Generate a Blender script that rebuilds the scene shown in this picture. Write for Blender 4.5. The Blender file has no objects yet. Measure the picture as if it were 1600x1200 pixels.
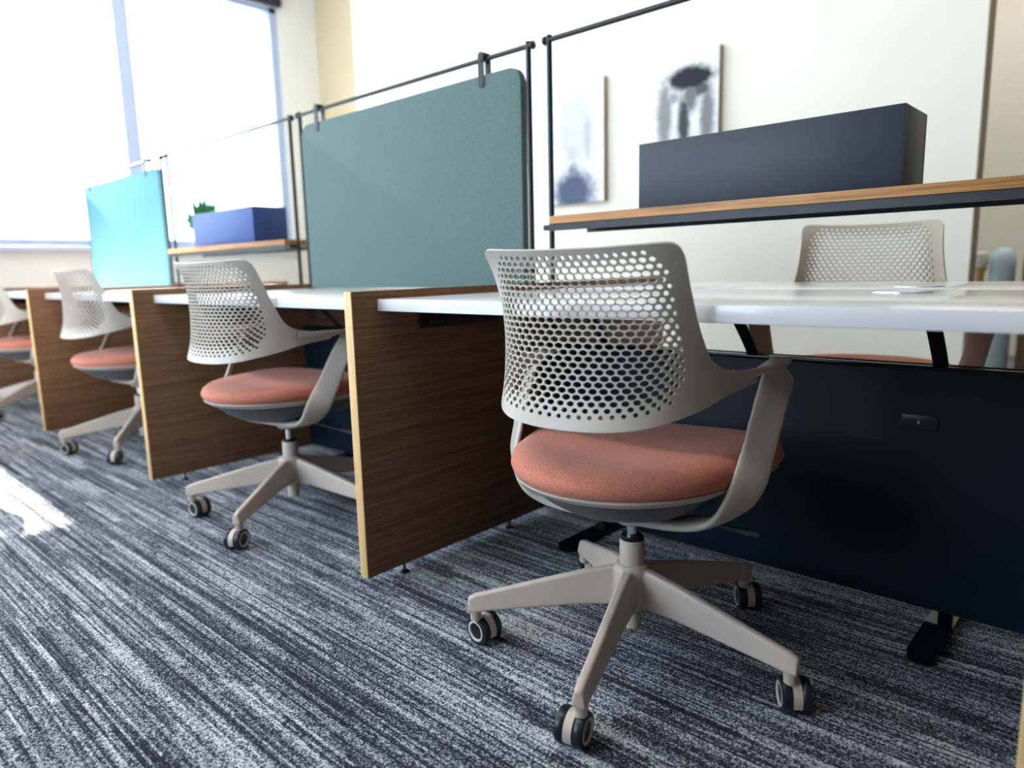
import bpy, bmesh, math, random
from mathutils import Vector, Matrix
from mathutils.geometry import delaunay_2d_cdt
random.seed(7)
C = bpy.context.scene
COL = C.collection
PI = math.pi

# ------------------------------------------------------------ camera, world, sun, window light, exposure
cam_data = bpy.data.cameras.new('camera')
cam = bpy.data.objects.new('camera', cam_data)
COL.objects.link(cam)
R_ = Vector((0.73862575, 0.6736679, -0.02456758)); U_ = Vector((-0.09114346, 0.13590869, 0.98651999)); F_ = Vector((-0.6679258, 0.72642989, -0.16178608))
m3 = Matrix((R_, U_, -F_)).transposed()
cam.matrix_world = Matrix.Translation((1.45714757, -0.99244565, 0.802149)) @ m3.to_4x4()
cam_data.sensor_width = 36.0
cam_data.lens = 1104.03 / 1600 * 36
cam_data.clip_start = 0.05
cam_data.dof.use_dof = True
cam_data.dof.focus_distance = 1.43
cam_data.dof.aperture_fstop = 2.0
C.camera = cam

C.view_settings.view_transform = 'Standard'
C.view_settings.look = 'None'
C.view_settings.gamma = 1.0
C.view_settings.use_curve_mapping = False
C.view_settings.exposure = 0.0

world = bpy.data.worlds.new('daylight')
C.world = world
world.use_nodes = True
bgn = world.node_tree.nodes['Background']
bgn.inputs[0].default_value = (0.66, 0.83, 1.0, 1)
bgn.inputs[1].default_value = 10.0

sun_d = bpy.data.lights.new('sun', 'SUN')
sun_d.energy = 48.0
sun_d.angle = math.radians(0.6)
sun_d.color = (1.0, 0.95, 0.86)
sun = bpy.data.objects.new('sun', sun_d)
COL.objects.link(sun)
sun.rotation_euler = Vector((0.776, -0.010, -0.632)).to_track_quat('-Z', 'Y').to_euler()
sun.location = (-12, 0, 10)

def area(name, loc, direction, sx, sy, energy, color, portal=False):
    d = bpy.data.lights.new(name, 'AREA'); d.shape = 'RECTANGLE'; d.size = sx; d.size_y = sy
    d.energy = energy; d.color = color
    if portal: d.cycles.is_portal = True
    o = bpy.data.objects.new(name, d); COL.objects.link(o); o.location = loc
    o.rotation_euler = Vector(direction).to_track_quat('-Z', 'Y').to_euler()
    return o
XW = -5.0          # window wall
YB = 3.0           # picture wall
YC = -3.3          # wall behind the camera
ZC_ = 3.5          # ceiling
area('sky_portal_1', (XW - 0.10, 1.57, 2.175), (1, 0, 0), 2.23, 2.58, 1, (1, 1, 1), True)
area('sky_portal_2', (XW - 0.10, -1.72, 2.175), (1, 0, 0), 2.23, 3.03, 1, (1, 1, 1), True)
area('sky_portal_3', (-1.7, YC - 0.10, 2.0), (0, 1, 0), 3.8, 2.3, 1, (1, 1, 1), True)

# ------------------------------------------------------------ helpers
def link(o): COL.objects.link(o); return o

def shade(me, ang=40):
    for p in me.polygons: p.use_smooth = True
    try: me.set_sharp_from_angle(angle=math.radians(ang))
    except Exception: pass

def obj(name, bm, mats, parent=None, smooth=True, ang=40, loc=None):
    me = bpy.data.meshes.new(name)
    bm.normal_update()
    bm.to_mesh(me); bm.free()
    if not isinstance(mats, (list, tuple)): mats = [mats]
    for m in mats: me.materials.append(m)
    if smooth: shade(me, ang)
    o = bpy.data.objects.new(name, me)
    if parent is not None: o.parent = parent
    if loc: o.location = loc
    return link(o)

def tag(o, label=None, cat=None, group=None, kind=None):
    if label: o['label'] = label
    if cat: o['category'] = cat
    if group: o['group'] = group
    if kind: o['kind'] = kind
    return o

def thing(name, label, cat, loc=(0, 0, 0), rz=0.0, group=None):
    o = bpy.data.objects.new(name, None)
    o.empty_display_size = 0.1
    link(o); o.location = loc; o.rotation_euler = (0, 0, rz)
    return tag(o, label, cat, group)

def dup(root, loc=None, rz=None, label=None, group=None):
    r = root.copy(); COL.objects.link(r)
    if loc is not None: r.location = loc
    if rz is not None: r.rotation_euler = (0, 0, rz)
    if label: r['label'] = label
    if group: r['group'] = group
    for ch in [o for o in bpy.data.objects if o.parent == root]:
        c = ch.copy(); COL.objects.link(c); c.parent = r
        for g in [o for o in bpy.data.objects if o.parent == ch]:
            d = g.copy(); COL.objects.link(d); d.parent = c
    return r

def box(bm, x0, x1, y0, y1, z0, z1, bev=0.0, seg=2, mi=0):
    v = [bm.verts.new((x, y, z)) for z in (z0, z1) for y in (y0, y1) for x in (x0, x1)]
    fs = [(0, 2, 3, 1), (4, 5, 7, 6), (0, 1, 5, 4), (2, 6, 7, 3), (0, 4, 6, 2), (1, 3, 7, 5)]
    faces = [bm.faces.new([v[i] for i in f]) for f in fs]
    for f in faces: f.material_index = mi
    if bev > 0:
        es = list({e for f in faces for e in f.edges})
        r = bmesh.ops.bevel(bm, geom=es, offset=bev, segments=seg, profile=0.5, affect='EDGES')
        for f in r['faces']: f.material_index = mi
    return faces

def tube(bm, p0, p1, r0, r1=None, n=20, cap=True, mi=0):
    p0 = Vector(p0); p1 = Vector(p1); r1 = r0 if r1 is None else r1
    d = (p1 - p0).normalized()
    a = d.orthogonal().normalized(); b = d.cross(a)
    A = []; B = []
    for i in range(n):
        t = 2 * PI * i / n; w = a * math.cos(t) + b * math.sin(t)
        A.append(bm.verts.new(p0 + w * r0)); B.append(bm.verts.new(p1 + w * r1))
    for i in range(n):
        j = (i + 1) % n
        bm.faces.new([A[i], A[j], B[j], B[i]]).material_index = mi
    if cap:
        bm.faces.new(list(reversed(A))).material_index = mi
        bm.faces.new(B).material_index = mi

def lathe(bm, prof, axis_p=(0, 0, 0), axis=(0, 0, 1), n=28, mis=None):
    """prof: list of (radius, height) along axis"""
    ax = Vector(axis).normalized(); a = ax.orthogonal().normalized(); b = ax.cross(a); P = Vector(axis_p)
    rings = []
    for (r, h) in prof:
        if r < 1e-6: rings.append([bm.verts.new(P + ax * h)])
        else: rings.append([bm.verts.new(P + ax * h + (a * math.cos(2 * PI * i / n) + b * math.sin(2 * PI * i / n)) * r) for i in range(n)])
    for k in range(len(rings) - 1):
        A, B = rings[k], rings[k + 1]; mi = mis[k] if mis else 0
        for i in range(n):
            j = (i + 1) % n
            if len(A) == 1 and len(B) == 1: continue
            if len(A) == 1: f = bm.faces.new([A[0], B[j], B[i]])
            elif len(B) == 1: f = bm.faces.new([A[i], A[j], B[0]])
            else: f = bm.faces.new([A[i], A[j], B[j], B[i]])
            f.material_index = mi

def catmull(P, n):
    out = []
    P = [Vector(p) for p in P]
    for i in range(len(P) - 1):
        p0 = P[max(0, i - 1)]; p1 = P[i]; p2 = P[i + 1]; p3 = P[min(len(P) - 1, i + 2)]
        for k in range(n):
            t = k / n
            out.append(0.5 * ((2 * p1) + (p2 - p0) * t + (2 * p0 - 5 * p1 + 4 * p2 - p3) * t * t + (3 * p1 - p0 - 3 * p2 + p3) * t ** 3))
    out.append(P[-1])
    return out

def ribbon(bm, frames, n=8, m=16, sq=3.0):
    """frames: (centre, width direction, width, thickness); superellipse section swept along them"""
    Cn = catmull([f[0] for f in frames], n); Wd = catmull([f[1] for f in frames], n)
    S_ = catmull([(f[2], f[3], 0) for f in frames], n)
    rings = []
    for i, c in enumerate(Cn):
        T = (Cn[min(i + 1, len(Cn) - 1)] - Cn[max(i - 1, 0)]).normalized()
        w = Wd[i] - T * Wd[i].dot(T); w.normalize()
        t = T.cross(w)
        ring = []
        for k in range(m):
            a = 2 * PI * k / m; ca, sa = math.cos(a), math.sin(a)
            x = math.copysign(abs(ca) ** (2 / sq), ca) * S_[i][0] / 2; y = math.copysign(abs(sa) ** (2 / sq), sa) * S_[i][1] / 2
            ring.append(bm.verts.new(c + w * x + t * y))
        rings.append(ring)
    for A, B in zip(rings, rings[1:]):
        for k in range(m):
            j = (k + 1) % m
            bm.faces.new([A[k], A[j], B[j], B[k]])
    bm.faces.new(list(reversed(rings[0]))); bm.faces.new(rings[-1])

def remeshed(name, bm, mat, voxel, smooth_it, parent=None):
    """fuse the overlapping pieces of one part into one continuous surface"""
    bmesh.ops.recalc_face_normals(bm, faces=bm.faces)
    o = obj(name + '_raw', bm, mat)
    r = o.modifiers.new('r', 'REMESH'); r.mode = 'VOXEL'; r.voxel_size = voxel; r.use_smooth_shade = True
    s = o.modifiers.new('s', 'SMOOTH'); s.iterations = smooth_it; s.factor = 0.5
    dg = bpy.context.evaluated_depsgraph_get()
    me = bpy.data.meshes.new_from_object(o.evaluated_get(dg), depsgraph=dg)
    me.name = name
    for p in me.polygons: p.use_smooth = True
    raw = o.data
    bpy.data.objects.remove(o); bpy.data.meshes.remove(raw)
    if not me.materials: me.materials.append(mat)
    q = bpy.data.objects.new(name, me)
    if parent is not None: q.parent = parent
    return link(q)

# ------------------------------------------------------------ materials
def srgb(r, g, b):
    f = lambda c: (c / 255) / 12.92 if c / 255 <= 0.04045 else (((c / 255) + 0.055) / 1.055) ** 2.4
    return (f(r), f(g), f(b), 1)

class NT:
    def __init__(s, name):
        s.m = bpy.data.materials.new(name); s.m.use_nodes = True
        s.t = s.m.node_tree; s.n = s.t.nodes; s.b = s.n['Principled BSDF']
        s.tc = s.n.new('ShaderNodeTexCoord')
    def new(s, k, **kw):
        q = s.n.new(k)
        for a, v in kw.items(): setattr(q, a, v)
        return q
    def l(s, a, b): s.t.links.new(a, b)
    def mp(s, scale=(1, 1, 1), loc=(0, 0, 0), rot=(0, 0, 0), src=None):
        q = s.new('ShaderNodeMapping'); q.inputs['Scale'].default_value = scale; q.inputs['Location'].default_value = loc; q.inputs['Rotation'].default_value = rot
        s.l(src or s.tc.outputs['Object'], q.inputs['Vector']); return q.outputs[0]
    def noise(s, vec, scale=1.0, detail=3.0, rough=0.55):
        q = s.new('ShaderNodeTexNoise'); q.inputs['Scale'].default_value = scale; q.inputs['Detail'].default_value = detail; q.inputs['Roughness'].default_value = rough
        s.l(vec, q.inputs['Vector']); return q.outputs[0]
    def ramp(s, fac, stops, interp='LINEAR'):
        q = s.new('ShaderNodeValToRGB'); q.color_ramp.interpolation = interp
        e = q.color_ramp.elements
        while len(e) < len(stops): e.new(0.5)
        for i, (p, c) in enumerate(stops): e[i].position = p; e[i].color = c
        s.l(fac, q.inputs[0]); return q.outputs[0]
    def math(s, op, a, b=None, c=None):
        q = s.new('ShaderNodeMath', operation=op)
        for i, v in enumerate((a, b, c)):
            if v is None: continue
            if isinstance(v, (int, float)): q.inputs[i].default_value = v
            else: s.l(v, q.inputs[i])
        return q.outputs[0]
    def mix(s, fac, a, b, mode='MIX'):
        q = s.new('ShaderNodeMix', data_type='RGBA', blend_type=mode)
        for i, v in ((0, fac), (6, a), (7, b)):
            if isinstance(v, (int, float)): q.inputs[i].default_value = v
            elif isinstance(v, tuple): q.inputs[i].default_value = v
            else: s.l(v, q.inputs[i])
        return q.outputs[2]
    def bump(s, h, strength, dist):
        q = s.new('ShaderNodeBump'); q.inputs['Strength'].default_value = strength; q.inputs['Distance'].default_value = dist
        s.l(h, q.inputs['Height']); s.l(q.outputs[0], s.b.inputs['Normal'])
    def set(s, rough=0.5, metal=0.0, spec=0.5, col=None, coat=0.0, sheen=0.0):
        s.b.inputs['Roughness'].default_value = rough; s.b.inputs['Metallic'].default_value = metal
        s.b.inputs['Specular IOR Level'].default_value = spec
        s.b.inputs['Coat Weight'].default_value = coat; s.b.inputs['Sheen Weight'].default_value = sheen
        if col is not None:
            if isinstance(col, tuple): s.b.inputs['Base Color'].default_value = col
            else: s.l(col, s.b.inputs['Base Color'])
        return s.m

def painted(name, rgb, rough=0.5, metal=0.0, spec=0.5, var=0.05, nscale=8.0, bump=0.0, bscale=300.0, coat=0.0):
    t = NT(name)
    n = t.noise(t.mp((1, 1, 1)), nscale, 4)
    c = srgb(*rgb)
    d = tuple(x * (1 - var) for x in c[:3]) + (1,); e = tuple(min(1, x * (1 + var)) for x in c[:3]) + (1,)
    col = t.ramp(n, [(0.3, d), (0.7, e)])
    if bump > 0: t.bump(t.noise(t.mp((1, 1, 1)), bscale, 2), bump, 0.001)
    return t.set(rough, metal, spec, col, coat)

def wood(name, axis, dark, mid, light, rough=0.45):
    """fine straight grain; axis is the direction the grain runs"""
    t = NT(name)
    sc = [260.0, 260.0, 260.0]; sc['xyz'.index(axis)] = 5.0
    sc2 = [60.0, 60.0, 60.0]; sc2['xyz'.index(axis)] = 1.0
    n1 = t.noise(t.mp(tuple(sc)), 1.0, 3, 0.6)
    n2 = t.noise(t.mp(tuple(sc2), (3, 5, 1)), 1.0, 4, 0.6)
    f = t.math('ADD', t.math('MULTIPLY', n1, 0.65), t.math('MULTIPLY', n2, 0.35))
    col = t.ramp(f, [(0.36, srgb(*dark)), (0.5, srgb(*mid)), (0.64, srgb(*light))])
    t.bump(n1, 0.15, 0.0006)
    return t.set(rough, 0, 0.4, col)

def fabric(name, dark, light, scale=1.0, weave=1500.0, bump=True, sheen=0.15):
    t = NT(name)
    a = t.noise(t.mp((weave, weave * 0.18, weave)), 1.0, 2)
    b = t.noise(t.mp((weave * 0.18, weave, weave)), 1.0, 2)
    c = t.noise(t.mp((1, 1, 1)), 60.0 * scale, 4, 0.6)
    f = t.math('ADD', t.math('MULTIPLY', t.math('ADD', a, b), 0.3), t.math('MULTIPLY', c, 0.4))
    col = t.ramp(f, [(0.36, srgb(*dark)), (0.64, srgb(*light))])
    if bump: t.bump(t.math('ADD', a, b), 0.35, 0.0008)
    return t.set(0.92, 0, 0.2 if sheen else 0.0, col, sheen=sheen)

def carpet():
    t = NT('striped carpet')
    sep = t.new('ShaderNodeSeparateXYZ'); t.l(t.tc.outputs['Object'], sep.inputs[0])
    X, Y = sep.outputs[0], sep.outputs[1]
    def wn(vx, vy, seed):
        c = t.new('ShaderNodeCombineXYZ'); t.l(vx, c.inputs[0]); t.l(vy, c.inputs[1]); c.inputs[2].default_value = seed
        w = t.new('ShaderNodeTexWhiteNoise', noise_dimensions='3D'); t.l(c.outputs[0], w.inputs['Vector']); return w.outputs['Value']
    row = t.math('FLOOR', t.math('MULTIPLY', Y, 205.0))
    zero = t.math('MULTIPLY', Y, 0.0)
    off = wn(zero, row, 1.0)
    segx = t.math('FLOOR', t.math('ADD', t.math('MULTIPLY', X, 3.1), t.math('MULTIPLY', off, 9.0)))
    line = wn(segx, row, 2.0)                              # random tone for every run of yarn
    row2 = t.math('FLOOR', t.math('MULTIPLY', Y, 51.0))
    off2 = wn(zero, row2, 3.0)
    seg2 = t.math('FLOOR', t.math('ADD', t.math('MULTIPLY', X, 3.2), t.math('MULTIPLY', off2, 5.0)))
    band = wn(seg2, row2, 4.0)                             # wider blocks of dark yarn
    cloud = t.noise(t.mp((1.3, 3.2, 1)), 1.6, 3)
    loops = wn(t.math('FLOOR', t.math('MULTIPLY', X, 330.0)), t.math('FLOOR', t.math('MULTIPLY', Y, 340.0)), 5.0)
    f = t.math('ADD', t.math('MULTIPLY', line, 0.27), t.math('MULTIPLY', band, 0.18))
    f = t.math('ADD', f, t.math('MULTIPLY', cloud, 0.14))
    f = t.math('ADD', f, t.math('MULTIPLY', loops, 0.42))
    thin = t.math('GREATER_THAN', wn(zero, row, 9.0), 0.86)
    f = t.math('SUBTRACT', f, t.math('MULTIPLY', t.math('MULTIPLY', thin, t.math('GREATER_THAN', line, 0.3)), 0.20))
    col = t.ramp(f, [(0.28, srgb(18, 21, 29)), (0.43, srgb(56, 62, 76)), (0.56, srgb(130, 136, 148)), (0.80, srgb(226, 228, 230))])
    loopn = t.noise(t.mp((420, 420, 420)), 1.0, 2)
    t.bump(t.math('ADD', loopn, t.math('MULTIPLY', loops, 0.5)), 0.7, 0.003)
    return t.set(0.95, 0, 0.15, col, sheen=0.1)

M = {}
M['carpet'] = carpet()
M['wall'] = painted('cream wall paint', (242, 238, 226), 0.75, var=0.02, nscale=2.0, bump=0.1)
M['wall_taupe'] = painted('taupe wall paint', (124, 114, 104), 0.8, var=0.02, nscale=2.0, bump=0.1)
M['wall_tan'] = painted('tan recess wall', (206, 192, 160), 0.75, var=0.02, nscale=2.0, bump=0.1)  # recess wall, tanner and darker than the cream wall beside it
M['wall_white'] = painted('white wall paint', (236, 236, 232), 0.7, var=0.02, nscale=2.0, bump=0.1)
M['ceiling'] = painted('ceiling paint', (235, 230, 215), 0.85, var=0.02, nscale=3.0, bump=0.2, bscale=80)
M['frame'] = painted('window aluminium paled for glare', (176, 190, 222), 0.45, 0.3, var=0.03)  # backlight glare from the windows is mixed into this frame colour
M['blind'] = painted('dark blind fabric', (38, 42, 56), 0.8)
M['end_shade'] = painted('brown shade of wall end', (140, 118, 98), 0.6)  # wall end lies in shade; that shade is put into this brown
M['panel'] = wood('oak laminate', 'y', (98, 68, 46), (124, 88, 60), (146, 106, 74))
M['edge'] = wood('pale oak edge', 'z', (214, 168, 110), (232, 190, 132), (244, 208, 156), 0.5)
M['shelfwood'] = wood('oak shelf laminate', 'x', (136, 88, 44), (172, 120, 66), (194, 142, 84))
M['white'] = painted('white laminate', (236, 236, 238), 0.22, var=0.01, coat=0.3)
M['black'] = painted('black powder coat', (26, 28, 32), 0.42, 0.2, var=0.1, nscale=40)
M['blackgloss'] = painted('black satin metal', (22, 26, 32), 0.12, 0.5, var=0.05)
M['navy'] = painted('dark blue black laminate', (6, 26, 38), 0.5, 0.0, 0.3, var=0.08, nscale=3)
M['boxblack'] = painted('satin black lacquer', (30, 40, 52), 0.5, 0.0, 0.45, var=0.1, nscale=14)
M['boxglare'] = painted('dark lacquer blued for glare', (30, 66, 128), 0.5, 0.0, 0.6, coat=0.0)  # same dark box as the near one, sky glare painted in as blue
M['felt'] = fabric('grey green felt', (66, 86, 82), (110, 130, 126), 3.5, 500.0)
M['felt_haze'] = fabric('grey green felt paled for haze', (92, 142, 158), (116, 164, 178), 1.2, 500.0, False, 0.0)  # same green felt, bleached in colour to stand in for window haze
M['coral'] = fabric('coral woven upholstery', (172, 96, 76), (224, 148, 124), 6.0, 900.0)
M['greige'] = painted('warm light grey nylon', (196, 187, 175), 0.42, 0.0, 0.45, var=0.015, nscale=20, bump=0.06, bscale=1800)
M['greigeleg'] = painted('warm pale beige painted base', (198, 182, 168), 0.4, 0.0, 0.5, var=0.015, nscale=20, bump=0.05, bscale=1500)
M['tyre'] = painted('dark blue black caster tyre', (24, 30, 38), 0.35, 0.0, 0.5, var=0.1, nscale=60)
M['ring'] = painted('pale caster ring', (206, 200, 188), 0.4)
M['pan'] = painted('dark seat pan', (92, 94, 98), 0.5)
M['chrome'] = painted('chrome', (210, 214, 220), 0.12, 1.0, var=0.02)
M['leaf'] = painted('plant leaf', (40, 112, 56), 0.5, var=0.25, nscale=30)
M['stem'] = painted('plant stem', (60, 100, 50), 0.6)
M['pot'] = painted('white ceramic', (225, 225, 220), 0.4)
M['cabinet'] = wood('walnut cabinet', 'z', (84, 60, 44), (112, 84, 64), (134, 104, 82))
M['copper'] = painted('orange tan cloth', (206, 138, 84), 0.7)
M['paleblue'] = painted('pale blue enamel', (196, 226, 238), 0.3)
M['gold'] = painted('golden wood', (196, 158, 96), 0.45)
M['socket'] = painted('socket black plastic', (12, 18, 24), 0.35)
M['usb'] = painted('pale usb tongue', (190, 200, 205), 0.4)

def glass_mat():
    t = NT('window glass'); t.n.remove(t.b)
    tr = t.new('ShaderNodeBsdfTransparent'); gl = t.new('ShaderNodeBsdfGlossy'); gl.inputs['Roughness'].default_value = 0.02
    fr = t.new('ShaderNodeFresnel'); fr.inputs[0].default_value = 1.35
    mx = t.new('ShaderNodeMixShader'); t.l(fr.outputs[0], mx.inputs[0]); t.l(tr.outputs[0], mx.inputs[1]); t.l(gl.outputs[0], mx.inputs[2])
    t.l(mx.outputs[0], t.n['Material Output'].inputs[0]); return t.m
M['glass'] = glass_mat()

def emis(name, rgb, strength):
    t = NT(name); t.b.inputs['Emission Color'].default_value = rgb + (1,); t.b.inputs['Emission Strength'].default_value = strength
    return t.set(0.6, 0, 0.3, (0.9, 0.9, 0.88, 1))
M['lamp'] = emis('unseen lamp diffuser', (1.0, 0.80, 0.48), 6.5)  # for unseen lamps added to warm the picture wall
M['lamp_aisle'] = emis('aisle unseen lamp diffuser', (1.0, 0.93, 0.82), 22.0)  # also used by the lamps added beyond the wall corner

def canvas_mat(name, blobs, tint):
    """monochrome painted figure: blobs = (cx, cz, rx, rz, darkness, softness) in metres on the canvas face"""
    t = NT(name)
    sep = t.new('ShaderNodeSeparateXYZ'); t.l(t.tc.outputs['Object'], sep.inputs[0])
    nz = t.noise(t.mp((1, 1, 1)), 28.0, 4, 0.7)
    acc = None
    for (cx, cz, rx, rz, d, s) in blobs:
        dx = t.math('DIVIDE', t.math('SUBTRACT', sep.outputs[0], cx), rx)
        dz = t.math('DIVIDE', t.math('SUBTRACT', sep.outputs[2], cz), rz)
        q = t.math('SQRT', t.math('ADD', t.math('MULTIPLY', dx, dx), t.math('MULTIPLY', dz, dz)))
        q = t.math('ADD', q, t.math('MULTIPLY', t.math('SUBTRACT', nz, 0.5), 0.9))
        mr = t.new('ShaderNodeMapRange'); mr.inputs[1].default_value = 1 + s; mr.inputs[2].default_value = 1 - s
        mr.inputs[3].default_value = 0.0; mr.inputs[4].default_value = d
        t.l(q, mr.inputs[0])
        acc = mr.outputs[0] if acc is None else (t.math('MAXIMUM', acc, mr.outputs[0]) if d > 0 else t.math('ADD', acc, mr.outputs[0]))
    fac = t.math('MINIMUM', t.math('MAXIMUM', acc, 0.0), 1.0)
    col = t.mix(fac, srgb(232, 234, 236), srgb(*tint))
    return t.set(0.7, 0, 0.3, col)
M['canvas_side'] = painted('shaded canvas side', (150, 126, 100), 0.8)  # canvas sides browned for the shade on them

# ------------------------------------------------------------ the room
def struct(name, bm, mat, parent=None, smooth=False):
    o = obj(name, bm, mat, parent, smooth)
    if parent is None: o['kind'] = 'structure'
    return o
def sbox(name, mat, *boxes):
    bm = bmesh.new()
    for b in boxes: box(bm, *b)
    return struct(name, bm, mat)

bm = bmesh.new(); box(bm, XW - 0.2, 8.2, YC - 0.2, 6.3, -0.1, 0.0); struct('floor', bm, M['carpet'])
bm = bmesh.new(); box(bm, XW - 0.2, 8.2, YC - 0.2, 6.3, ZC_, ZC_ + 0.1); struct('ceiling', bm, M['ceiling'])
SILL, HEAD = 1.06, 3.29
# window wall at the left: opening A (y 0.45..2.81) and opening B (y -3.24..-0.33)
YA0, YA1, YB0, YB1 = 0.28, 2.86, -3.235, -0.205
sbox('wall_left', M['wall_white'],
     (XW - 0.2, XW, YC - 0.2, 6.3, 0, SILL), (XW - 0.2, XW, YC - 0.2, 6.3, HEAD, ZC_),
     (XW - 0.2, XW, YC - 0.2, YB0, SILL, HEAD), (XW - 0.2, XW, YB1, YA0, SILL, HEAD), (XW - 0.2, XW, YA1, 6.3, SILL, HEAD))
sbox('wall_back', M['wall'], (-4.01, 0.765, YB, YB + 0.12, 0, ZC_))
sbox('wall_recess', M['wall_tan'], (XW, -4.01, YB + 0.28, YB + 0.4, 0, ZC_), (-4.07, -4.01, YB + 0.12, YB + 0.4, 0, ZC_))
sbox('wall_far', M['wall'], (-4.0, 8.2, 6.0, 6.2, 0, ZC_))
sbox('wall_right', M['wall_taupe'], (8.0, 8.2, YC - 0.2, 6.2, 0, ZC_))
bm = bmesh.new(); box(bm, 0.765, 0.772, YB - 0.004, YB + 0.124, 0, ZC_, 0.002); struct('end_shade_1', bm, M['end_shade'])  # thin sheet over the wall end, coloured as its shade
# wall behind the camera with a long window band
WX0, WX1, WZ0, WZ1 = -3.6, 0.2, 0.85, 3.15
sbox('wall_front', M['wall_taupe'],
     (XW - 0.2, WX0, YC - 0.2, YC, 0, ZC_), (WX1, 8.2, YC - 0.2, YC, 0, ZC_),
     (WX0, WX1, YC - 0.2, YC, 0, WZ0), (WX0, WX1, YC - 0.2, YC, WZ1, ZC_))

def window_x(name, y0, y1, mull):
    bm = bmesh.new()
    x0, x1 = XW - 0.14, XW - 0.02
    for (a, b, c, d) in [(y0, y1, SILL, SILL + 0.06), (y0, y1, HEAD - 0.05, HEAD), (y0, y0 + 0.08, SILL, HEAD), (y1 - 0.08, y1, SILL, HEAD)]:
        box(bm, x0, x1, a, b, c, d, 0.004)
    for m in mull: box(bm, x0, x1 + 0.02, m - 0.06, m + 0.06, SILL, HEAD, 0.006)
    o = struct(name, bm, M['frame'])
    bm = bmesh.new(); box(bm, XW - 0.09, XW - 0.084, y0 + 0.02, y1 - 0.02, SILL + 0.02, HEAD - 0.02)
    obj('window_glass', bm, M['glass'], o, False)
    bm = bmesh.new(); box(bm, XW - 0.02, XW + 0.09, y0 - 0.03, y1 + 0.03, SILL - 0.035, SILL, 0.004)
    obj('window_sill', bm, M['frame'], o)
    bm = bmesh.new(); box(bm, XW + 0.0, XW + 0.07, y0 - 0.02, y1 + 0.02, HEAD, HEAD + 0.10, 0.01)
    obj('blind_cassette', bm, M['blind'], o)
    return o
window_x('window_1', YA0, YA1, [1.44])
window_x('window_2', YB0, YB1, [-1.8])
bm = bmesh.new()
for (a, b, c, d) in [(WX0, WX1, WZ0, WZ0 + 0.06), (WX0, WX1, WZ1 - 0.06, WZ1), (WX0, WX0 + 0.06, WZ0, WZ1), (WX1 - 0.06, WX1, WZ0, WZ1), (-1.75, -1.65, WZ0, WZ1)]:
    box(bm, a, b, YC - 0.14, YC - 0.02, c, d, 0.004)
w3 = struct('window_3', bm, M['frame'])
bm = bmesh.new(); box(bm, WX0 + 0.02, WX1 - 0.02, YC - 0.09, YC - 0.084, WZ0 + 0.02, WZ1 - 0.02); obj('window_glass', bm, M['glass'], w3, False)
def unseen_ceiling_light(x, y, lx, ly, mat):
    bm = bmesh.new(); box(bm, -lx / 2, lx / 2, -ly / 2, ly / 2, -0.035, 0.0, 0.006)
    lf = obj('unseen_ceiling_light', bm, M['white'], loc=(x, y, ZC_))
    tag(lf, 'unseen flat rectangular ceiling light in the office ceiling', 'ceiling light', 'ceiling lights over the desks')
    bm = bmesh.new(); box(bm, -lx / 2 + .03, lx / 2 - .03, -ly / 2 + .03, ly / 2 - .03, -0.040, -0.034); obj('diffuser', bm, mat, lf, False)
for x in (-3.0, -0.9, 1.2): unseen_ceiling_light(x, 2.25, 1.5, 0.3, M['lamp'])  # unseen, added to wash the picture wall with warm light
for x in (-2.4, 0.0): unseen_ceiling_light(x, -0.95, 1.5, 0.3, M['lamp_aisle'])
for x in (0.6, 2.8): unseen_ceiling_light(x, 4.9, 1.5, 0.3, M['lamp_aisle'])  # unseen, added to brighten the space past the wall corner

# ------------------------------------------------------------ desks
W = 1.3766; TP = 0.0295; HP = 0.7556
ZT = 0.735; TD = 0.0291; YF = 0.0754
YMID0, YMID1, YR = 0.732, 0.752, 1.31
YM = 0.6935

def wood_panel(k, label):
    t = thing('wooden_end_panel', label, 'desk divider', (k * W, 0, 0), 0, 'oak end panels between the desks')
    bm = bmesh.new(); box(bm, 0, TP, 0.0025, 1.44, 0.03, HP, 0.0008); obj('board', bm, M['panel'], t)
    bm = bmesh.new(); box(bm, 0, TP, 0, 0.0025, 0.03, HP, 0.0006); e = obj('edge_band', bm, M['edge'], t); e['label'] = 'pale golden edge band'
    for y in (0.13, 0.55, 1.0, 1.32):
        bm = bmesh.new(); tube(bm, (TP / 2, y, 0.006), (TP / 2, y, 0.032), 0.0035); lathe(bm, [(0, 0), (0.013, 0), (0.013, 0.003), (0.006, 0.008), (0, 0.008)], (TP / 2, y, 0)); obj('glide', bm, M['black'], t)
    return t
P0 = None
plabs = {1: 'oak end panel at the right edge of the photo, only its pale front edge showing',
         0: 'nearest oak end panel, left of the front perforated chair',
         -1: 'oak end panel behind the second perforated chair, next one after the nearest panel',
         -2: 'blurred oak end panel behind the third chair, far left',
         -3: 'oak end panel furthest from the camera by the window, hidden at the left'}
for k in (1, 0, -1, -2, -3): wood_panel(k, plabs[k])

def outline_prism(bm, pts, z0, z1):
    A = [bm.verts.new((x, y, z0)) for x, y in pts]; B = [bm.verts.new((x, y, z1)) for x, y in pts]
    bm.faces.new(list(reversed(A))); bm.faces.new(B)
    for i in range(len(pts)):
        j = (i + 1) % len(pts); bm.faces.new([A[i], A[j], B[j], B[i]])

def rrect(x0, x1, y0, y1, r, n=6):
    out = []
    for (cx, cy, a0) in ((x1 - r, y0 + r, -PI / 2), (x1 - r, y1 - r, 0), (x0 + r, y1 - r, PI / 2), (x0 + r, y0 + r, PI)):
        for i in range(n + 1):
            a = a0 + PI / 2 * i / n; out.append((cx + r * math.cos(a), cy + r * math.sin(a)))
    return out

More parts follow.
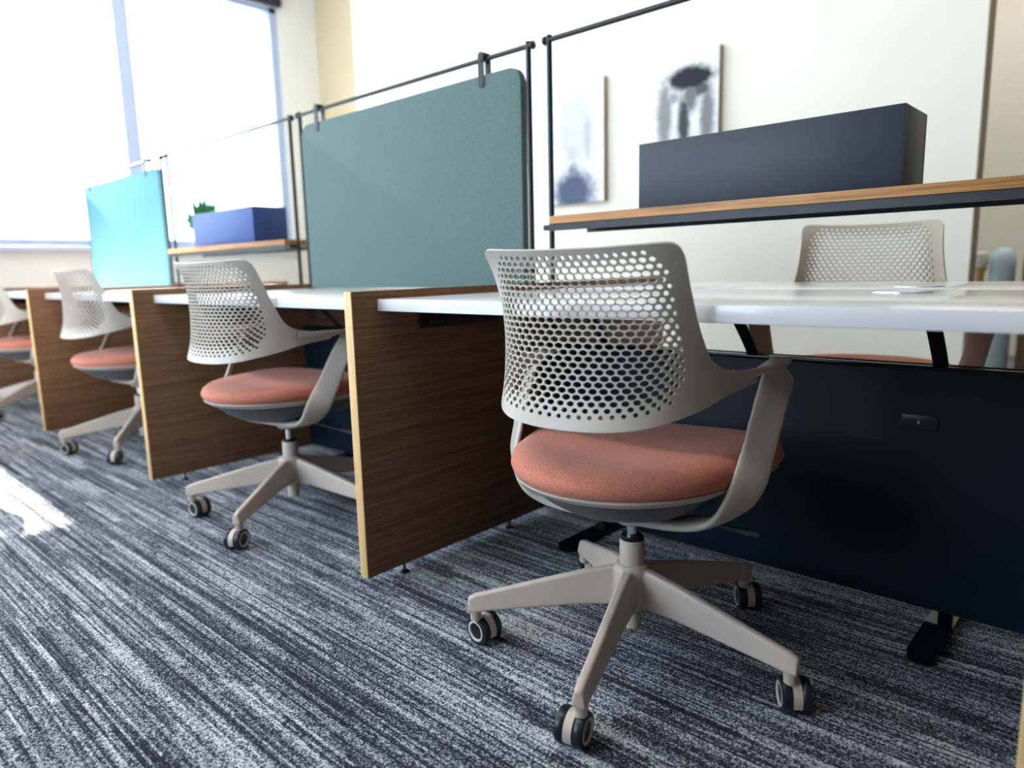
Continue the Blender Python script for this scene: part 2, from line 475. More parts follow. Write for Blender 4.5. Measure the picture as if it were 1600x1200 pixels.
blabs = {1: 'nearest bay', 0: 'second bay', -1: 'third bay', -2: 'fourth bay by the window'}
def desk(k, lab_front, lab_rear, lab_frame, lab_mod):
    x0 = (k) * W + TP + 0.001; x1 = (k + 1) * W - 0.001; L = x1 - x0
    for (ya, yb, lab, side) in ((YF, YMID0, lab_front, 1), (YMID1, YR, lab_rear, -1)):
        t = thing('desktop', lab, 'desktop', (x0, 0, ZT - TD), 0, 'white desktops in the row')
        bm = bmesh.new(); box(bm, 0, L, ya, yb, 0, TD, 0.0015); obj('worktop', bm, M['white'], t)
        gy = 0.583 if side == 1 else 0.90
        gx = 1.072 - TP if side == 1 else 1.03 - TP
        bm = bmesh.new(); outline_prism(bm, rrect(gx - 0.055, gx + 0.055, gy - 0.03, gy + 0.03, 0.029), TD, TD + 0.0018); obj('grommet_rim', bm, M['chrome'], t)
        bm = bmesh.new(); outline_prism(bm, rrect(gx - 0.047, gx + 0.047, gy - 0.023, gy + 0.023, 0.022), TD + 0.0018, TD + 0.0028); obj('grommet_lid', bm, M['white'], t)
        # slotted side brackets under the top, beside each panel
        for sx, bx in ((1, 0.012), (-1, L - 0.015)):
            bm = bmesh.new(); y0b, y1b = (0.20, 0.66) if side == 1 else (0.83, 1.25)
            zb = -0.052
            # plate with slots cut as gaps
            slots = [(y0b + 0.03 + i * 0.10, y0b + 0.085 + i * 0.10) for i in range(4)]
            box(bm, bx, bx + 0.003, y0b, y1b, zb + 0.018, 0)
            box(bm, bx, bx + 0.003, y0b, y1b, zb, zb + 0.010)
            yy = y0b
            for a, b in slots: box(bm, bx, bx + 0.003, yy, a, zb + 0.010, zb + 0.018); yy = b
            box(bm, bx, bx + 0.003, yy, y1b, zb + 0.010, zb + 0.018)
            box(bm, bx if sx == 1 else bx - 0.03, bx + 0.033 if sx == 1 else bx + 0.003, y0b, y1b, -0.003, 0)
            obj('support_bracket', bm, M['black'], t)
    # steel frame: T legs, braces
    f = thing('desk_frame', lab_frame, 'desk frame', (k * W, 0, 0), 0, 'black steel desk frames')
    for lx in (0.262, 1.165):
        bm = bmesh.new(); box(bm, lx - 0.0125, lx + 0.0125, 0.722, 0.762, 0.018, 0.56, 0.003); obj('column', bm, M['blackgloss'], f)
        bm = bmesh.new(); outline_prism(bm, rrect(lx - 0.027, lx + 0.027, 0.50, 1.0, 0.026), 0.004, 0.018)
        for yy in (0.54, 0.96): tube(bm, (lx, yy, 0), (lx, yy, 0.005), 0.012)
        obj('foot', bm, M['blackgloss'], f, ang=30)
    for lx in (0.262, 0.706, 1.122):
        bm = bmesh.new()
        ribbon(bm, [((lx, 0.75, 0.545), (1, 0, 0), 0.030, 0.008), ((lx, 0.705, 0.60), (1, 0, 0), 0.030, 0.008), ((lx, 0.60, 0.700), (1, 0, 0), 0.030, 0.008)], 4, 12, 6)
        box(bm, lx - 0.02, lx + 0.02, 0.56, 0.62, 0.699, 0.7055)
        obj('brace', bm, M['black'], f)
    bm = bmesh.new(); box(bm, 0.05, W - 0.02, 0.735, 0.749, 0.545, 0.575, 0.002); obj('crossbeam', bm, M['black'], f)
    # dark modesty panel
    mp = thing('modesty_panel', lab_mod, 'modesty panel', (k * W, 0, 0), 0, 'dark modesty panels under the desks')
    bm = bmesh.new(); box(bm, TP + 0.004, W - 0.004, YM, YM + 0.018, 0.0366, 0.566, 0.001); obj('board', bm, M['navy'], mp)
    bm = bmesh.new(); box(bm, TP + 0.004, W - 0.004, YM - 0.002, YM + 0.026, 0.566, 0.5747, 0.001); obj('top_rail', bm, M['blackgloss'], mp)
for k in (0, -1, -2, -3):
    n = {0: 'nearest bay, behind the front perforated chair', -1: 'second bay, at the second chair', -2: 'third bay, at the third chair', -3: 'bay closest to the window'}[k]
    desk(k, 'white desktop near side of the ' + n, 'white desktop far side of the ' + n,
         'black steel leg frame of the ' + n, 'dark navy panel below the desktop of the ' + n)

# socket on the nearest modesty panel
pw = thing('power_outlet', 'small black double power socket on the dark panel at right', 'power outlet', (1.097, YM, 0.4535))
bm = bmesh.new(); box(bm, -0.0345, 0.0345, -0.005, 0, -0.016, 0.016, 0.0015); obj('face_plate', bm, M['socket'], pw)
bm = bmesh.new(); box(bm, -0.003, 0.0, -0.0062, -0.005, -0.0028, 0.0028); obj('usb_port', bm, M['usb'], pw, False)
for cx in (-0.02, 0.018):
    bm = bmesh.new()
    box(bm, cx - 0.001, cx + 0.005, -0.0056, -0.0049, 0.0042, 0.0058); box(bm, cx - 0.001, cx + 0.005, -0.0056, -0.0049, -0.0058, -0.0042)
    tube(bm, (cx - 0.008, -0.0056, 0), (cx - 0.008, -0.0049, 0), 0.0022)
    obj('socket_slots', bm, M['black'], pw, False)

# ------------------------------------------------------------ rails above the desks
YRL = 0.742; HR = 1.480
def rail_frame(k, label):
    x0 = k * W + 0.046; x1 = (k + 1) * W - 0.036
    t = thing('screen_rail_frame', label, 'rail frame', (k * W, 0, 0), 0, 'black rail frames above the desks')
    for x in (x0, x1):
        bm = bmesh.new(); tube(bm, (x - k * W, YRL, 0.60), (x - k * W, YRL, HR), 0.0085, n=16); obj('post', bm, M['black'], t)
    bm = bmesh.new(); tube(bm, (x0 - k * W - 0.010, YRL, HR - 0.013), (x1 - k * W + 0.012, YRL, HR - 0.013), 0.0075, n=16); obj('rail', bm, M['black'], t)
    for x, d in ((x0 - k * W - 0.010, -1), (x1 - k * W + 0.012, 1)):
        bm = bmesh.new(); lathe(bm, [(0, 0), (0.010, 0), (0.0125, 0.003), (0.0125, 0.008), (0.010, 0.011), (0, 0.011)], (x, YRL, HR - 0.013), (d, 0, 0), 20); obj('end_knob', bm, M['black'], t)
    return t
rlabs = {0: 'black rail frame above the nearest desk, holding the shelf with the long black box',
         -1: 'black rail frame holding the grey green felt screen', -2: 'blurred black rail frame above the third desk, in front of the window',
         -3: 'blurred rail frame holding the haze-paled felt screen'}
for k in (0, -1, -2, -3): rail_frame(k, rlabs[k])

def shelf(k, label, boxlabel, bmat='boxblack'):
    x0 = k * W + 0.082; x1 = (k + 1) * W - 0.05
    t = thing('wooden_shelf', label, 'shelf', (x0, 0, 0.952), 0, 'oak shelves hung on the rail frames')
    bm = bmesh.new(); outline_prism(bm, rrect(0, x1 - x0, 0.682, 0.885, 0.006, 3), -0.022, 0.0); obj('shelf_board', bm, M['shelfwood'], t, ang=30)
    bm = bmesh.new(); box(bm, 0.0, x1 - x0, 0.688, 0.692, -0.043, -0.022); box(bm, 0.0, x1 - x0, 0.875, 0.879, -0.043, -0.022); box(bm, 0.0, x1 - x0, 0.692, 0.875, -0.025, -0.022); obj('steel_channel', bm, M['black'], t)
    for x in (-0.028, x1 - x0 - 0.012):
        bm = bmesh.new(); box(bm, x, x + 0.040, 0.690, 0.730, -0.040, -0.024, 0.002)
        tube(bm, (x + 0.012, 0.689, -0.032), (x + 0.012, 0.691, -0.032), 0.003, n=12); obj('bracket', bm, M['black'], t)
    b = thing('storage_box', boxlabel, 'box', (k * W + 0.385, 0.70, 0.9525), 0, 'long dark boxes on the shelves')
    bm = bmesh.new()
    L, D, H_, th = 0.645, 0.178, 0.168, 0.010
    box(bm, 0, L, 0, th, 0, H_, 0.0012); box(bm, 0, L, D - th, D, 0, H_, 0.0012); box(bm, 0, th, th, D - th, 0, H_, 0.0012); box(bm, L - th, L, th, D - th, 0, H_, 0.0012)
    box(bm, th, L - th, th, D - th, 0, th)
    obj('box_body', bm, M[bmat], b)
    bm = bmesh.new(); box(bm, th, L - th, th, D - th, H_ - 0.03, H_ - 0.022); obj('inner_tray', bm, M['black'], b)
    return t
shelf(0, 'oak shelf with black steel channel above the nearest desk', 'long satin black box on the near oak shelf')
shelf(-2, 'blurred oak shelf above the third desk near the window', 'blurred dark box, tinted blue for sky glare, on the shelf of the third desk', 'boxglare')

def felt_screen(k, mat, label):
    x0 = k * W + 0.073; x1 = (k + 1) * W - 0.058; z0, z1 = ZT + 0.004, 1.415
    t = thing('felt_privacy_screen', label, 'privacy screen', (x0, YRL - 0.001, 0), 0)
    L = x1 - x0; r = 0.045
    pts = [(0, z0), (L, z0)]
    for i in range(9): a = PI / 2 * i / 8; pts.append((L - r + r * math.cos(a), z1 - r + r * math.sin(a)))
    for i in range(9): a = PI / 2 + PI / 2 * i / 8; pts.append((r + r * math.cos(a), z1 - r + r * math.sin(a)))
    bm = bmesh.new()
    A = [bm.verts.new((x, -0.014, z)) for x, z in pts]; B = [bm.verts.new((x, 0.014, z)) for x, z in pts]
    f1 = bm.faces.new(A); f2 = bm.faces.new(list(reversed(B)))
    for i in range(len(pts)):
        j = (i + 1) % len(pts); bm.faces.new([A[j], A[i], B[i], B[j]])
    bmesh.ops.bevel(bm, geom=list(f1.edges) + list(f2.edges), offset=0.004, segments=3, profile=0.5, affect='EDGES')
    obj('felt_board', bm, mat, t, ang=20)
    for x in (0.125, L - 0.165):
        bm = bmesh.new()
        ol = rrect(x - 0.012, x + 0.012, 1.378, 1.487, 0.0115)
        for (ya, yb) in ((-0.0185, -0.0145), (0.0145, 0.0185)):
            A = [bm.verts.new((a, ya, b)) for a, b in ol]; B = [bm.verts.new((a, yb, b)) for a, b in ol]
            bm.faces.new(A); bm.faces.new(list(reversed(B)))
            for i in range(len(ol)):
                j = (i + 1) % len(ol); bm.faces.new([A[j], A[i], B[i], B[j]])
        box(bm, x - 0.011, x + 0.011, -0.016, 0.016, 1.475, 1.485, 0.002)
        tube(bm, (x, -0.0205, 1.462), (x, -0.018, 1.462), 0.006, n=16)
        obj('rail_clip', bm, M['black'], t)
    return t
felt_screen(-1, M['felt'], 'large grey green felt screen hanging from the black rail behind the second desk')
felt_screen(-3, M['felt_haze'], 'blurred felt screen by the window at left, colour paled for window haze')

# ------------------------------------------------------------ the perforated swivel chair
SM = [0, .05, .104, .128, .186, .25, .32, .41, .5]; FM = [0, 5, 20, 32, 54, 67, 74, 76, 77]
ST = [0, .1, .19, .25, .5]; FT = [0, 14, 28, 42, 70]
ZCN = [.50, .53, .56, .60, .66, .72, .78, .81, .84]; YCN = [-.292, -.288, -.279, -.268, -.262, -.262, -.268, -.276, -.292]
def lerp(x, xs, ys):
    if x <= xs[0]: return ys[0]
    for i in range(len(xs) - 1):
        if x <= xs[i + 1]: return ys[i] + (ys[i + 1] - ys[i]) * (x - xs[i]) / (xs[i + 1] - xs[i])
    return ys[-1]
def herm(x, xs, ys):
    n = len(xs)
    if x <= xs[0]: return ys[0] + (x - xs[0]) * (ys[1] - ys[0]) / (xs[1] - xs[0])
    if x >= xs[-1]: return ys[-1] + (x - xs[-1]) * (ys[-1] - ys[-2]) / (xs[-1] - xs[-2])
    i = min(max(j for j in range(n) if xs[j] <= x), n - 2)
    def m(j):
        a, b = max(0, j - 1), min(n - 1, j + 1); return (ys[b] - ys[a]) / (xs[b] - xs[a])
    h = xs[i + 1] - xs[i]; t = (x - xs[i]) / h
    return (2*t**3-3*t*t+1)*ys[i] + (t**3-2*t*t+t)*h*m(i) + (-2*t**3+3*t*t)*ys[i+1] + (t**3-t*t)*h*m(i+1)
def SURF(s, z):
    sg = -1 if s < 0 else 1; s = abs(s)
    t = min(1.1, max(0.0, (z - .62) / .22)); w = t ** 3
    n = 14; x = 0.0; y = herm(z, ZCN, YCN); ds = s / n
    for i in range(n):
        u = (i + .5) * ds
        f = math.radians((1 - w) * lerp(u, SM, FM) + w * lerp(u, ST, FT))
        x += math.cos(f) * ds; y += math.sin(f) * ds
    return Vector((sg * x, y, z))

def backrest_bm():
    half = [(0, .829), (.06, .8295), (.13, .832), (.165, .8335), (.180, .832), (.189, .826), (.195, .814), (.200, .785), (.208, .754), (.221, .713),
            (.235, .681), (.250, .654), (.271, .636), (.307, .622), (.357, .614), (.40, .612), (.40, .5925), (.331, .584), (.295, .578), (.248, .566),
            (.183, .553), (.131, .544), (.06, .5375), (0, .536)]
    def dens(pts):
        o = []
        for a, b in zip(pts, pts[1:]):
            L = math.hypot(b[0] - a[0], b[1] - a[1]); n = max(1, int(L / 0.007))
            o += [(a[0] + (b[0] - a[0]) * i / n, a[1] + (b[1] - a[1]) * i / n) for i in range(n)]
        return o
    sm = [tuple(v[:2]) for v in catmull([(a, b, 0) for a, b in half[:16]], 4)] + [tuple(v[:2]) for v in catmull([(a, b, 0) for a, b in half[16:]], 4)]
    # right side clockwise from the top centre, then mirrored back up the left
    right = sm
    left = [(-a, b) for a, b in reversed(right)][1:-1]
    poly = dens(right + left + [right[0]])
    def inside(p):
        x, y = p; c = False; n = len(poly); j = n - 1
        for i in range(n):
            xi, yi = poly[i]; xj, yj = poly[j]
            if (yi > y) != (yj > y) and x < (xj - xi) * (y - yi) / (yj - yi) + xi: c = not c
            j = i
        return c
    verts = [Vector(p) for p in poly]; n0 = len(verts)
    edges = [(i, (i + 1) % n0) for i in range(n0)]
    holes = []
    hw = lambda z: lerp(z, [.54, .60, .64, .75, .81, .83], [.196, .196, .196, .173, .160, .150])
    dz = 0.01045; row = 0; z = 0.8195
    while z > 0.556:
        for i in range(-12, 13):
            u = (i + (0.5 if row % 2 else 0.0)) * 0.0953
            bl = max(0.0, 1 - (z - .556) / .15) ** 1.6; tl = max(0.0, 1 - (.82 - z) / .10)
            s = u * hw(z)
            lift = 0.010 * (abs(s) / .13) ** 2 + 0.010 * max(0, (abs(s) - .12) / .07) ** 2
            zz = z + lift * bl - 0.004 * tl * (1 - (s / .13) ** 2)
            s = u * hw(zz)
            if abs(u) > 1.001 or zz > 0.8225 - 0.022 * max(0, (abs(s) - .128) / .035) ** 2: continue
            if abs(u) > .93 and z < .58: continue
            d = min((1 - abs(u)) * hw(z), (.824 - z) * 1.3, (z - .554) * 1.1)
            k = min(1.0, 0.48 + 0.52 * d / 0.040)
            holes.append((s, zz, 0.0080 * k * (0.93 + .07 * hw(zz) / .196), 0.0049 * (0.5 + 0.5 * k)))
        z -= dz; row += 1
    for (s, z, a, b) in holes:
        i0 = len(verts)
        for q in range(12):
            t = 2 * PI * q / 12; verts.append(Vector((s + a * math.cos(t), z + b * math.sin(t))))
        edges += [(i0 + q, i0 + (q + 1) % 12) for q in range(12)]
    # interior grid away from the holes
    y = .54
    while y < .835:
        x = -.40
        while x < .401:
            if inside((x, y)) and all((x - h[0]) ** 2 + (y - h[1]) ** 2 > .0105 ** 2 for h in holes) and all((x - q[0]) ** 2 + (y - q[1]) ** 2 > .0042 ** 2 for q in poly):
                verts.append(Vector((x, y)))
            x += .009
        y += .009
    res = delaunay_2d_cdt(verts, edges, [], 0, 1e-6)
    V, F = res[0], res[2]
    tris = []
    grid = {}
    for h in holes: grid.setdefault((int(h[0] // .02), int(h[1] // .02)), []).append(h)
    for f in F:
        cx = sum(V[i][0] for i in f) / 3; cy = sum(V[i][1] for i in f) / 3
        if not inside((cx, cy)): continue
        bad = False; gx, gy = int(cx // .02), int(cy // .02)
        for ax in (-1, 0, 1):
            for ay in (-1, 0, 1):
                for (s, z, a, b) in grid.get((gx + ax, gy + ay), ()):
                    if ((cx - s) / a) ** 2 + ((cy - z) / b) ** 2 < 0.93: bad = True
        if not bad: tris.append(tuple(f))
    bm = bmesh.new()
    th = 0.0046; e = 1e-4
    P = []; N = []
    for v in V:
        p = SURF(v[0], v[1]); du = SURF(v[0] + e, v[1]) - SURF(v[0] - e, v[1]); dv = SURF(v[0], v[1] + e) - SURF(v[0], v[1] - e)
        P.append(p); N.append(du.cross(dv).normalized())
    used = sorted({i for t in tris for i in t})
    A = {i: bm.verts.new(P[i]) for i in used}; B = {i: bm.verts.new(P[i] - N[i] * th) for i in used}   # B lies on the sitter's side
    cnt = {}
    for t in tris:
        a, b, c = t
        if (V[b] - V[a]).cross(V[c] - V[a]) < 0: b, c = c, b
        bm.faces.new([A[a], A[b], A[c]]); bm.faces.new([B[a], B[c], B[b]])
        for u, w in ((a, b), (b, c), (c, a)): cnt[(u, w)] = 1
    for (u, w) in list(cnt):
        if (w, u) not in cnt: bm.faces.new([A[w], A[u], B[u], B[w]])
    return bm

def arm_frame_bm():
    bm = bmesh.new()
    half = [((.0, -.050, .320), (0, 1, 0), .072, .024), ((.07, -.051, .320), (0, 1, .0), .072, .024), ((.12, -.054, .323), (.08, 1, 0), .073, .022),
            ((.165, -.060, .332), (.2, .98, .0), .074, .020), ((.202, -.067, .350), (.35, .94, .0), .075, .018), ((.229, -.069, .381), (.55, .83, 0), .074, .016),
            ((.2455, -.056, .42), (.64, .77, 0), .071, .014), ((.2525, -.030, .465), (.68, .73, 0), .066, .013), ((.2575, -.004, .515), (.74, .67, 0), .063, .012),
            ((.261, .028, .56), (.70, .71, 0), .063, .012), ((.2625, .060, .590), (.5, .86, 0), .066, .012), ((.2635, .088, .608), (.3, .95, 0), .066, .011)]
    L = [((-c[0], c[1], c[2]), (-w[0], w[1], w[2]), a, b) for c, w, a, b in reversed(half)]
    ribbon(bm, L[:-1] + half, 6, 20, 2.8)
    for sg in (1, -1):
        fr = [((sg * .2105, -.105, .6045), (0, 0, 1), .045, .007), ((sg * .2235, -.065, .603), (sg * .25, 0, .97), .036, .009), ((sg * .236, -.020, .606), (sg * .7, 0, .7), .036, .012),
              ((sg * .245, .025, .610), (sg * 1, 0, .3), .040, .013), ((sg * .249, .070, .6125), (sg * 1, .05, .1), .042, .013), ((sg * .252, .108, .6145), (sg * 1, 0, 0), .040, .012), ((sg * .256, .130, .616), (sg * 1, -.2, .0), .032, .010)]
        ribbon(bm, fr, 6, 16, 3.0)
    # boss under the seat that carries the ring
    lathe(bm, [(0, .283), (.026, .284), (.036, .291), (.040, .31), (.040, .335), (0, .335)], (0, 0, 0), (0, 0, 1), 32)
    return bm

def se_outline(th, ax, yf, yb, n):
    c, s = math.cos(th), math.sin(th)
    x = math.copysign(abs(c) ** (2 / n), c) * ax; y = math.copysign(abs(s) ** (2 / n), s) * (yf if s > 0 else yb)
    return x, y
def seat_bm(kind):
    bm = bmesh.new(); n = 72
    if kind == 'cushion': prof = [(0, .4475), (.25, .4478), (.5, .4500), (.7, .4535), (.84, .4545), (.93, .4495), (.98, .440), (1.0, .428), (.985, .417), (.94, .407), (.86, .4), (.5, .394), (0, .394)]
    elif kind == 'pan': prof = [(0, .398), (.8, .401), (.95, .411), (.972, .411), (.972, .407), (.90, .394), (.80, .388), (0, .388)]
    else: prof = [(0, .389), (.86, .389), (.82, .380), (.74, .362), (.62, .343), (.45, .328), (.25, .320), (0, .318)]
    rings = []
    for (f, z) in prof:
        if f == 0: rings.append([bm.verts.new((0, 0, z))]); continue
        r = []
        for i in range(n):
            th = 2 * PI * i / n; fr = max(0.0, math.sin(th))
            x, y = se_outline(th, f, .290 * f, .268 * f, 2.0 + 2.2 * fr * f)
            q = min(1, max(0, (y + .06) / .20)); x *= .233 + .041 * q * q * (3 - 2 * q)
            zz = z
            if kind == 'cushion' or True:
                zz -= .020 * max(0, y / .285) ** 3          # waterfall front
                if kind == 'cushion': zz += .006 * (abs(x) / .25) ** 2 * (1 if z > .43 else 0)
            r.append(bm.verts.new((x, y, zz)))
        rings.append(r)
    for A, B in zip(rings, rings[1:]):
        for i in range(n):
            j = (i + 1) % n
            if len(A) == 1: bm.faces.new([A[0], B[i], B[j]])
            elif len(B) == 1: bm.faces.new([A[i], B[0], A[j]])
            else: bm.faces.new([A[i], B[i], B[j], A[j]])
    bmesh.ops.recalc_face_normals(bm, faces=bm.faces)
    return bm

def base_bm():
    bm = bmesh.new()
    for k in range(5):
        a = 2 * PI * k / 5; d = Vector((math.cos(a), math.sin(a), 0)); p = Vector((-d.y, d.x, 0))
        secs = [(0.0, .196, .125, .024, .040), (.05, .190, .112, .022, .038), (.10, .180, .111, .020, .036), (.20, .154, .099, .018, .033), (.29, .130, .088, .017, .030), (.33, .120, .083, .017, .029), (.345, .113, .083, .014, .026)]
        rings = []
        for (r, zt, zb, wt, wb) in secs:
            c = d * r
            pts = [(-wt / 2, zt - .002), (-wt / 2 + .003, zt), (wt / 2 - .003, zt), (wt / 2, zt - .002), (wb / 2, zb + .002), (wb / 2 - .003, zb), (-wb / 2 + .003, zb), (-wb / 2, zb + .002)]
            rings.append([bm.verts.new(c + p * x + Vector((0, 0, z))) for x, z in pts])
        for A, B in zip(rings, rings[1:]):
            for i in range(8):
                j = (i + 1) % 8; bm.faces.new([A[i], A[j], B[j], B[i]])
        bm.faces.new(list(reversed(rings[0]))); bm.faces.new(rings[-1])
        tube(bm, d * .33 + Vector((0, 0, .070)), d * .33 + Vector((0, 0, .095)), .0125, n=20)
    lathe(bm, [(0, .105), (.036, .105), (.040, .15), (.038, .190), (.031, .199), (0, .199)], (0, 0, 0), (0, 0, 1), 40)
    tube(bm, (0, 0, .058), (0, 0, .12), .0195, n=28)
    return bm

def wheel_bm(side, k=1.0):
    """one wheel with its axle along local y; side = +1 outer face towards +y"""
    bm = bmesh.new()
    y = lambda v: side * v
    prof = [(0, .0085), (.012, .0085), (.024, .008), (.0285, .0095), (.030, .013), (.030, .020), (.0285, .0245), (.0225, .0255), (.0215, .0262), (.0178, .0262), (.0168, .0235), (.004, .0235), (0, .0235)]
    mis = [0, 0, 0, 0, 0, 0, 0, 0, 1, 1, 0, 0]
    lathe(bm, [(r * k, y(h)) for r, h in prof], (0, 0, 0), (0, 1, 0), 36, mis)
    bmesh.ops.recalc_face_normals(bm, faces=bm.faces)
    return bm
def hood_bm(nx, ny):
    bm = bmesh.new(); n = 22; A = []
    for y in (-.0078, .0078):
        ring = []
        for i in range(n + 1):
            a = math.radians(-25 + 230 * i / n); ring.append((.0315 * math.cos(a), .0315 * math.sin(a)))
        for i in range(n + 1):
            a = math.radians(205 - 230 * i / n); ring.append((.020 * math.cos(a), .020 * math.sin(a)))
        A.append([bm.verts.new((x, y, z)) for x, z in ring])
    m = len(A[0])
    for i in range(m):
        j = (i + 1) % m; bm.faces.new([A[0][i], A[0][j], A[1][j], A[1][i]])
    h = n + 1
    for i in range(n):
        for S_ in (0, 1):
            q = [A[S_][i], A[S_][i + 1], A[S_][m - 2 - i], A[S_][m - 1 - i]]
            bm.faces.new(q)
    tube(bm, (0, -.0078, 0), (0, .0078, 0), .010, n=16)
    tube(bm, (nx * .35, ny * .35, .022), (nx, ny, .034), .0095, n=18)
    tube(bm, (nx, ny, .031), (nx, ny, .042), .0115, n=18)
    bmesh.ops.recalc_face_normals(bm, faces=bm.faces)
    return bm

def make_chair(label, loc, yaw, base_angle, caster_angles):
    t = thing('office_chair', label, 'chair', loc, yaw, 'perforated back swivel chairs')
    obj('backrest', backrest_bm(), M['greige'], t, ang=48)
    remeshed('arm_frame', arm_frame_bm(), M['greige'], .0028, 5, t)
    s = obj('seat_cushion', seat_bm('cushion'), M['coral'], t, ang=80); s['label'] = 'coral woven seat pad'
    obj('seat_pan', seat_bm('pan'), M['greige'], t, ang=50)
    s = obj('seat_tray', seat_bm('tray'), M['pan'], t, ang=50); s['label'] = 'darker grey tray under the seat'
    bm = bmesh.new(); tube(bm, (.03, .02, .315), (.235, .07, .278), .0045, n=12); lathe(bm, [(0, 0), (.006, .0), (.007, .01), (.006, .045), (0, .048)], (.19, .059, .287), (.205, .05, -.037), 14); obj('height_lever', bm, M['pan'], t)
    bm = bmesh.new(); tube(bm, (0, 0, .245), (0, 0, .290), .0115, n=24); obj('gas_lift', bm, M['chrome'], t)
    bm = bmesh.new(); lathe(bm, [(0, .249), (.0215, .249), (.0232, .2515), (.0232, .2565), (.021, .259), (0, .259)], n=32); obj('lift_collar', bm, M['black'], t)
    bm = bmesh.new(); lathe(bm, [(0, .19), (.0255, .19), (.0255, .248), (.0245, .250), (0, .250)], n=36)
    obj('lift_sleeve', bm, M['greigeleg'], t)
    b = remeshed('star_base', base_bm(), M['greigeleg'], .0028, 6, t); b.rotation_euler = (0, 0, base_angle)
    for k in range(5):
        a = base_angle + 2 * PI * k / 5
        ca, od, om = caster_angles[k]
        off = Vector((math.cos(od), math.sin(od), 0)) * om
        c = obj('caster', hood_bm(-om * math.cos(od - ca), -om * math.sin(od - ca)), M['greigeleg'], t, ang=35)
        c.location = (.33 * math.cos(a) + off.x, .33 * math.sin(a) + off.y, .0320)
        c.rotation_euler = (0, 0, ca)
        for sd in (1, -1): obj('wheel', wheel_bm(sd, 1.06), [M['tyre'], M['ring']], c, ang=50)
    return t

YAW = 0.158
D = math.radians
# casters in chair axes: roll direction, swivel offset direction, swivel offset
ca1 = [(D(a - 90) - YAW, D(o) - YAW, m) for a, o, m in ((86, 93, .026), (13, 175, .016), (36, 83, .017), (41, 79, .018), (30, 83, .017))]
chair1 = make_chair('nearest beige perforated-back swivel chair with coral seat', (0.7005, 0.1822, 0), YAW, D(216.15) - YAW, ca1)

def place_chair(label, loc, yaw, base_rot, lift=0.0, scale=1.0):
    c = dup(chair1, loc, yaw, label)
    c.scale = (scale,) * 3
    for o in list(bpy.data.objects):
        if o.parent != c: continue
        n = o.name.split('.')[0]
        if n in ('backrest', 'arm_frame', 'seat_cushion', 'seat_pan', 'seat_tray', 'height_lever', 'gas_lift'): o.location.z += lift
        if n == 'star_base': o.rotation_euler.z += base_rot
        if n == 'caster':
            x, y, z = o.location; cs, sn = math.cos(base_rot), math.sin(base_rot)
            o.location = (x * cs - y * sn, x * sn + y * cs, z); o.rotation_euler.z += base_rot
    return c
place_chair('second beige perforated chair, at the desk between the nearest two oak panels', (-0.657, 0.200, 0), 0.147, D(14), 0.01)
place_chair('third, blurred perforated chair with coral seat at the left, before the far oak panel', (-2.086, 0.250, 0), 0.074, D(38), 0.009)
place_chair('most distant blurred chair, cut off by the left edge of the photo', (-3.62, 0.22, 0), 0.1, D(20), 0.0)
place_chair('perforated chair in the sunlit aisle at the left edge, casting a dotted shadow', (-2.36, -0.70, 0), 2.95, D(30))
place_chair('perforated chair facing the camera on the far side of the near desk', (0.824, 1.215, 0), D(195.5), D(10), 0.0, 1.098)

# ------------------------------------------------------------ pictures on the wall
def picture(xc, zc, w, h, mat, label):
    t = thing('canvas_picture', label, 'picture', (xc, YB, zc), 0, 'canvas prints on the wall')
    bm = bmesh.new(); box(bm, -w / 2, w / 2, -0.045, -0.001, -h / 2, h / 2, 0.002); obj('stretcher', bm, M['canvas_side'], t)
    bm = bmesh.new(); box(bm, -w / 2, w / 2, -0.0465, -0.0452, -h / 2, h / 2); obj('canvas_face', bm, mat, t, False)
m1 = canvas_mat('pale grey figure print', [(0.02, .10, .17, .24, .30, .3), (-.06, .05, .03, .10, .35, .4), (.12, .04, .035, .16, .45, .4), (-.01, -.06, .06, .07, .38, .5), (0, -.32, .17, .15, .95, .35), (0.0, -.22, .06, .10, .8, .4)], (56, 72, 104))
m2 = canvas_mat('dark grey figure print', [(.04, .24, .15, .07, 1.0, .25), (.11, .17, .06, .05, .9, .4), (-.13, .05, .05, .20, .7, .4), (.15, .01, .045, .20, .75, .4), (.0, .00, .04, .16, .95, .4), (.04, .13, .05, .09, .8, .4), (-.07, .14, .04, .03, .6, .4), (.0, -.24, .13, .14, .8, .4)], (30, 34, 44))
picture(-1.56, 1.615, .50, .78, m1, 'pale blurred grey canvas print, left one on the wall')
picture(-0.735, 1.635, .44, .78, m2, 'blurred black and white canvas print above the long box, right one on the wall')

# ------------------------------------------------------------ things beyond the wall corner and by the window
cab = thing('wooden_cabinet', 'blurred brown cabinet beyond the wall corner at the right edge', 'cabinet', (0.79, 4.55, 0))
bm = bmesh.new(); box(bm, 0, .9, 0, .45, .05, .80, .004); box(bm, .02, .88, .02, .43, 0, .05); obj('body', bm, M['cabinet'], cab)
for i in range(2):
    bm = bmesh.new(); box(bm, .01 + i * .445, .445 + i * .445, -.018, 0, .06, .79, .003); dd = obj('door', bm, M['cabinet'], cab)
    bm = bmesh.new(); box(bm, .40 + i * .08, .412 + i * .08, -.034, -.018, .40, .52, .003); obj('handle', bm, M['black'], dd)
bsk = thing('tan_basket', 'blurred orange tan basket on top of the brown cabinet', 'basket', (0.99, 4.75, .80))
bm = bmesh.new(); lathe(bm, [(0, 0), (.15, 0), (.17, .02), (.18, .10), (.165, .115), (.155, .10), (.14, .02), (0, .02)], n=32); obj('bowl', bm, M['copper'], bsk)
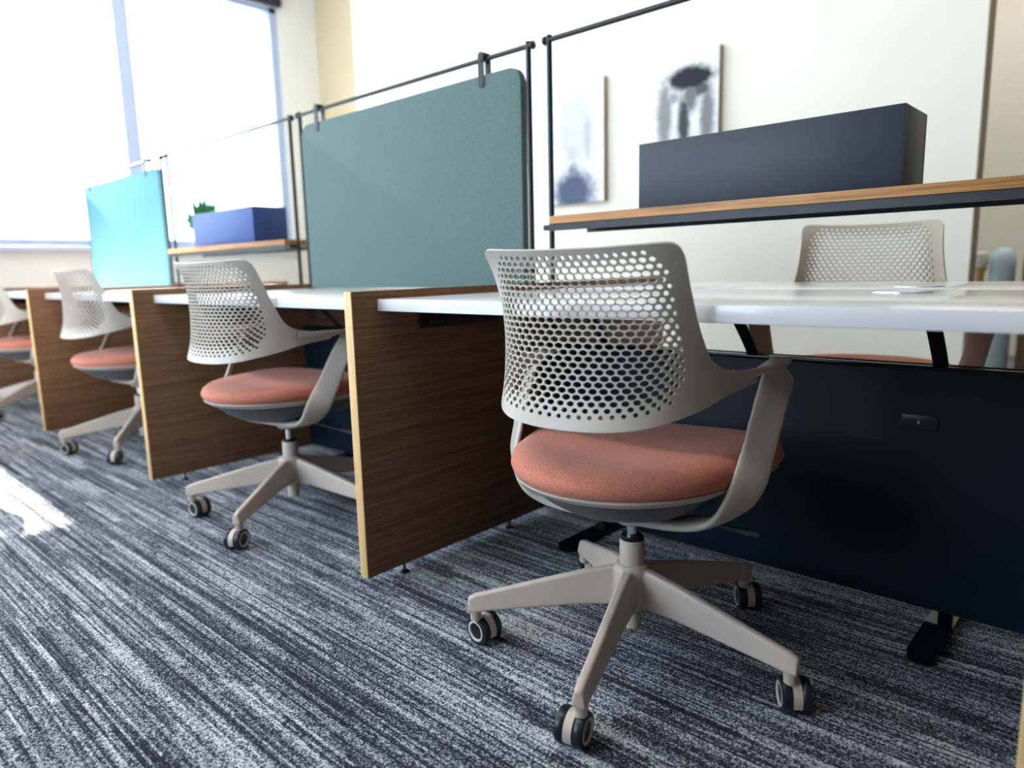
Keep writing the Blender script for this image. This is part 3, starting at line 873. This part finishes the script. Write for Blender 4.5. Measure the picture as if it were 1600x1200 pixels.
bm = bmesh.new(); lathe(bm, [(.165, .11), (.176, .105), (.18, .115), (.17, .122), (.165, .11)], n=32); obj('rim', bm, M['copper'], bsk)
cn = thing('pale_blue_bin', 'tall pale blue round-topped bin beyond the wall corner, beside the brown cabinet', 'bin', (0.672, 4.62, 0))
bm = bmesh.new(); lathe(bm, [(0, 0), (.068, 0), (.072, .01), (.072, .74), (0, .74)], n=32); obj('body', bm, M['paleblue'], cn)
bm = bmesh.new(); lathe(bm, [(.074, .74), (.072, .78), (.058, .825), (.03, .85), (0, .856)], n=32); obj('lid', bm, M['paleblue'], cn)
ps = thing('slim_pedestal', 'slim golden wooden pedestal right behind the wall corner', 'pedestal', (0.555, 4.6, 0))
bm = bmesh.new(); lathe(bm, [(0, 0), (.045, 0), (.04, .02), (.022, .05), (.022, .70), (.04, .73), (0, .73)], n=28); obj('column', bm, M['gold'], ps)
bm = bmesh.new(); lathe(bm, [(0, .73), (.03, .73), (.045, .77), (.038, .82), (0, .84)], n=28); obj('globe', bm, M['pot'], ps)

pl = thing('potted_plant', 'blurred green potted plant on the window sill behind the blue-tinted dark box', 'plant', (XW + .045, 1.93, SILL))
bm = bmesh.new(); lathe(bm, [(0, 0), (.04, 0), (.055, .09), (.05, .09), (.04, .07), (0, .07)], n=24); obj('pot', bm, M['pot'], pl)
bm = bmesh.new()
for i in range(70):
    a = random.uniform(-PI / 2, PI / 2); el = random.uniform(.75, 1.45); L = random.uniform(.26, .46)
    d = Vector((math.cos(a) * math.cos(el), math.sin(a) * math.cos(el), math.sin(el)))
    s = d.cross(Vector((0, 0, 1))).normalized(); base = Vector((0, 0, .08)); pr = None
    for q in range(6):
        u = q / 5; c = base + d * L * u + Vector((0, 0, -.12 * u * u * math.cos(el))); w = .026 * math.sin(PI * min(.98, u * .9 + .1))
        nv = (bm.verts.new(c - s * w), bm.verts.new(c + Vector((0, 0, -.004 * (u > 0)))), bm.verts.new(c + s * w))
        if pr:
            bm.faces.new([pr[0], pr[1], nv[1], nv[0]]); bm.faces.new([pr[1], pr[2], nv[2], nv[1]])
        pr = nv
obj('foliage', bm, M['leaf'], pl)
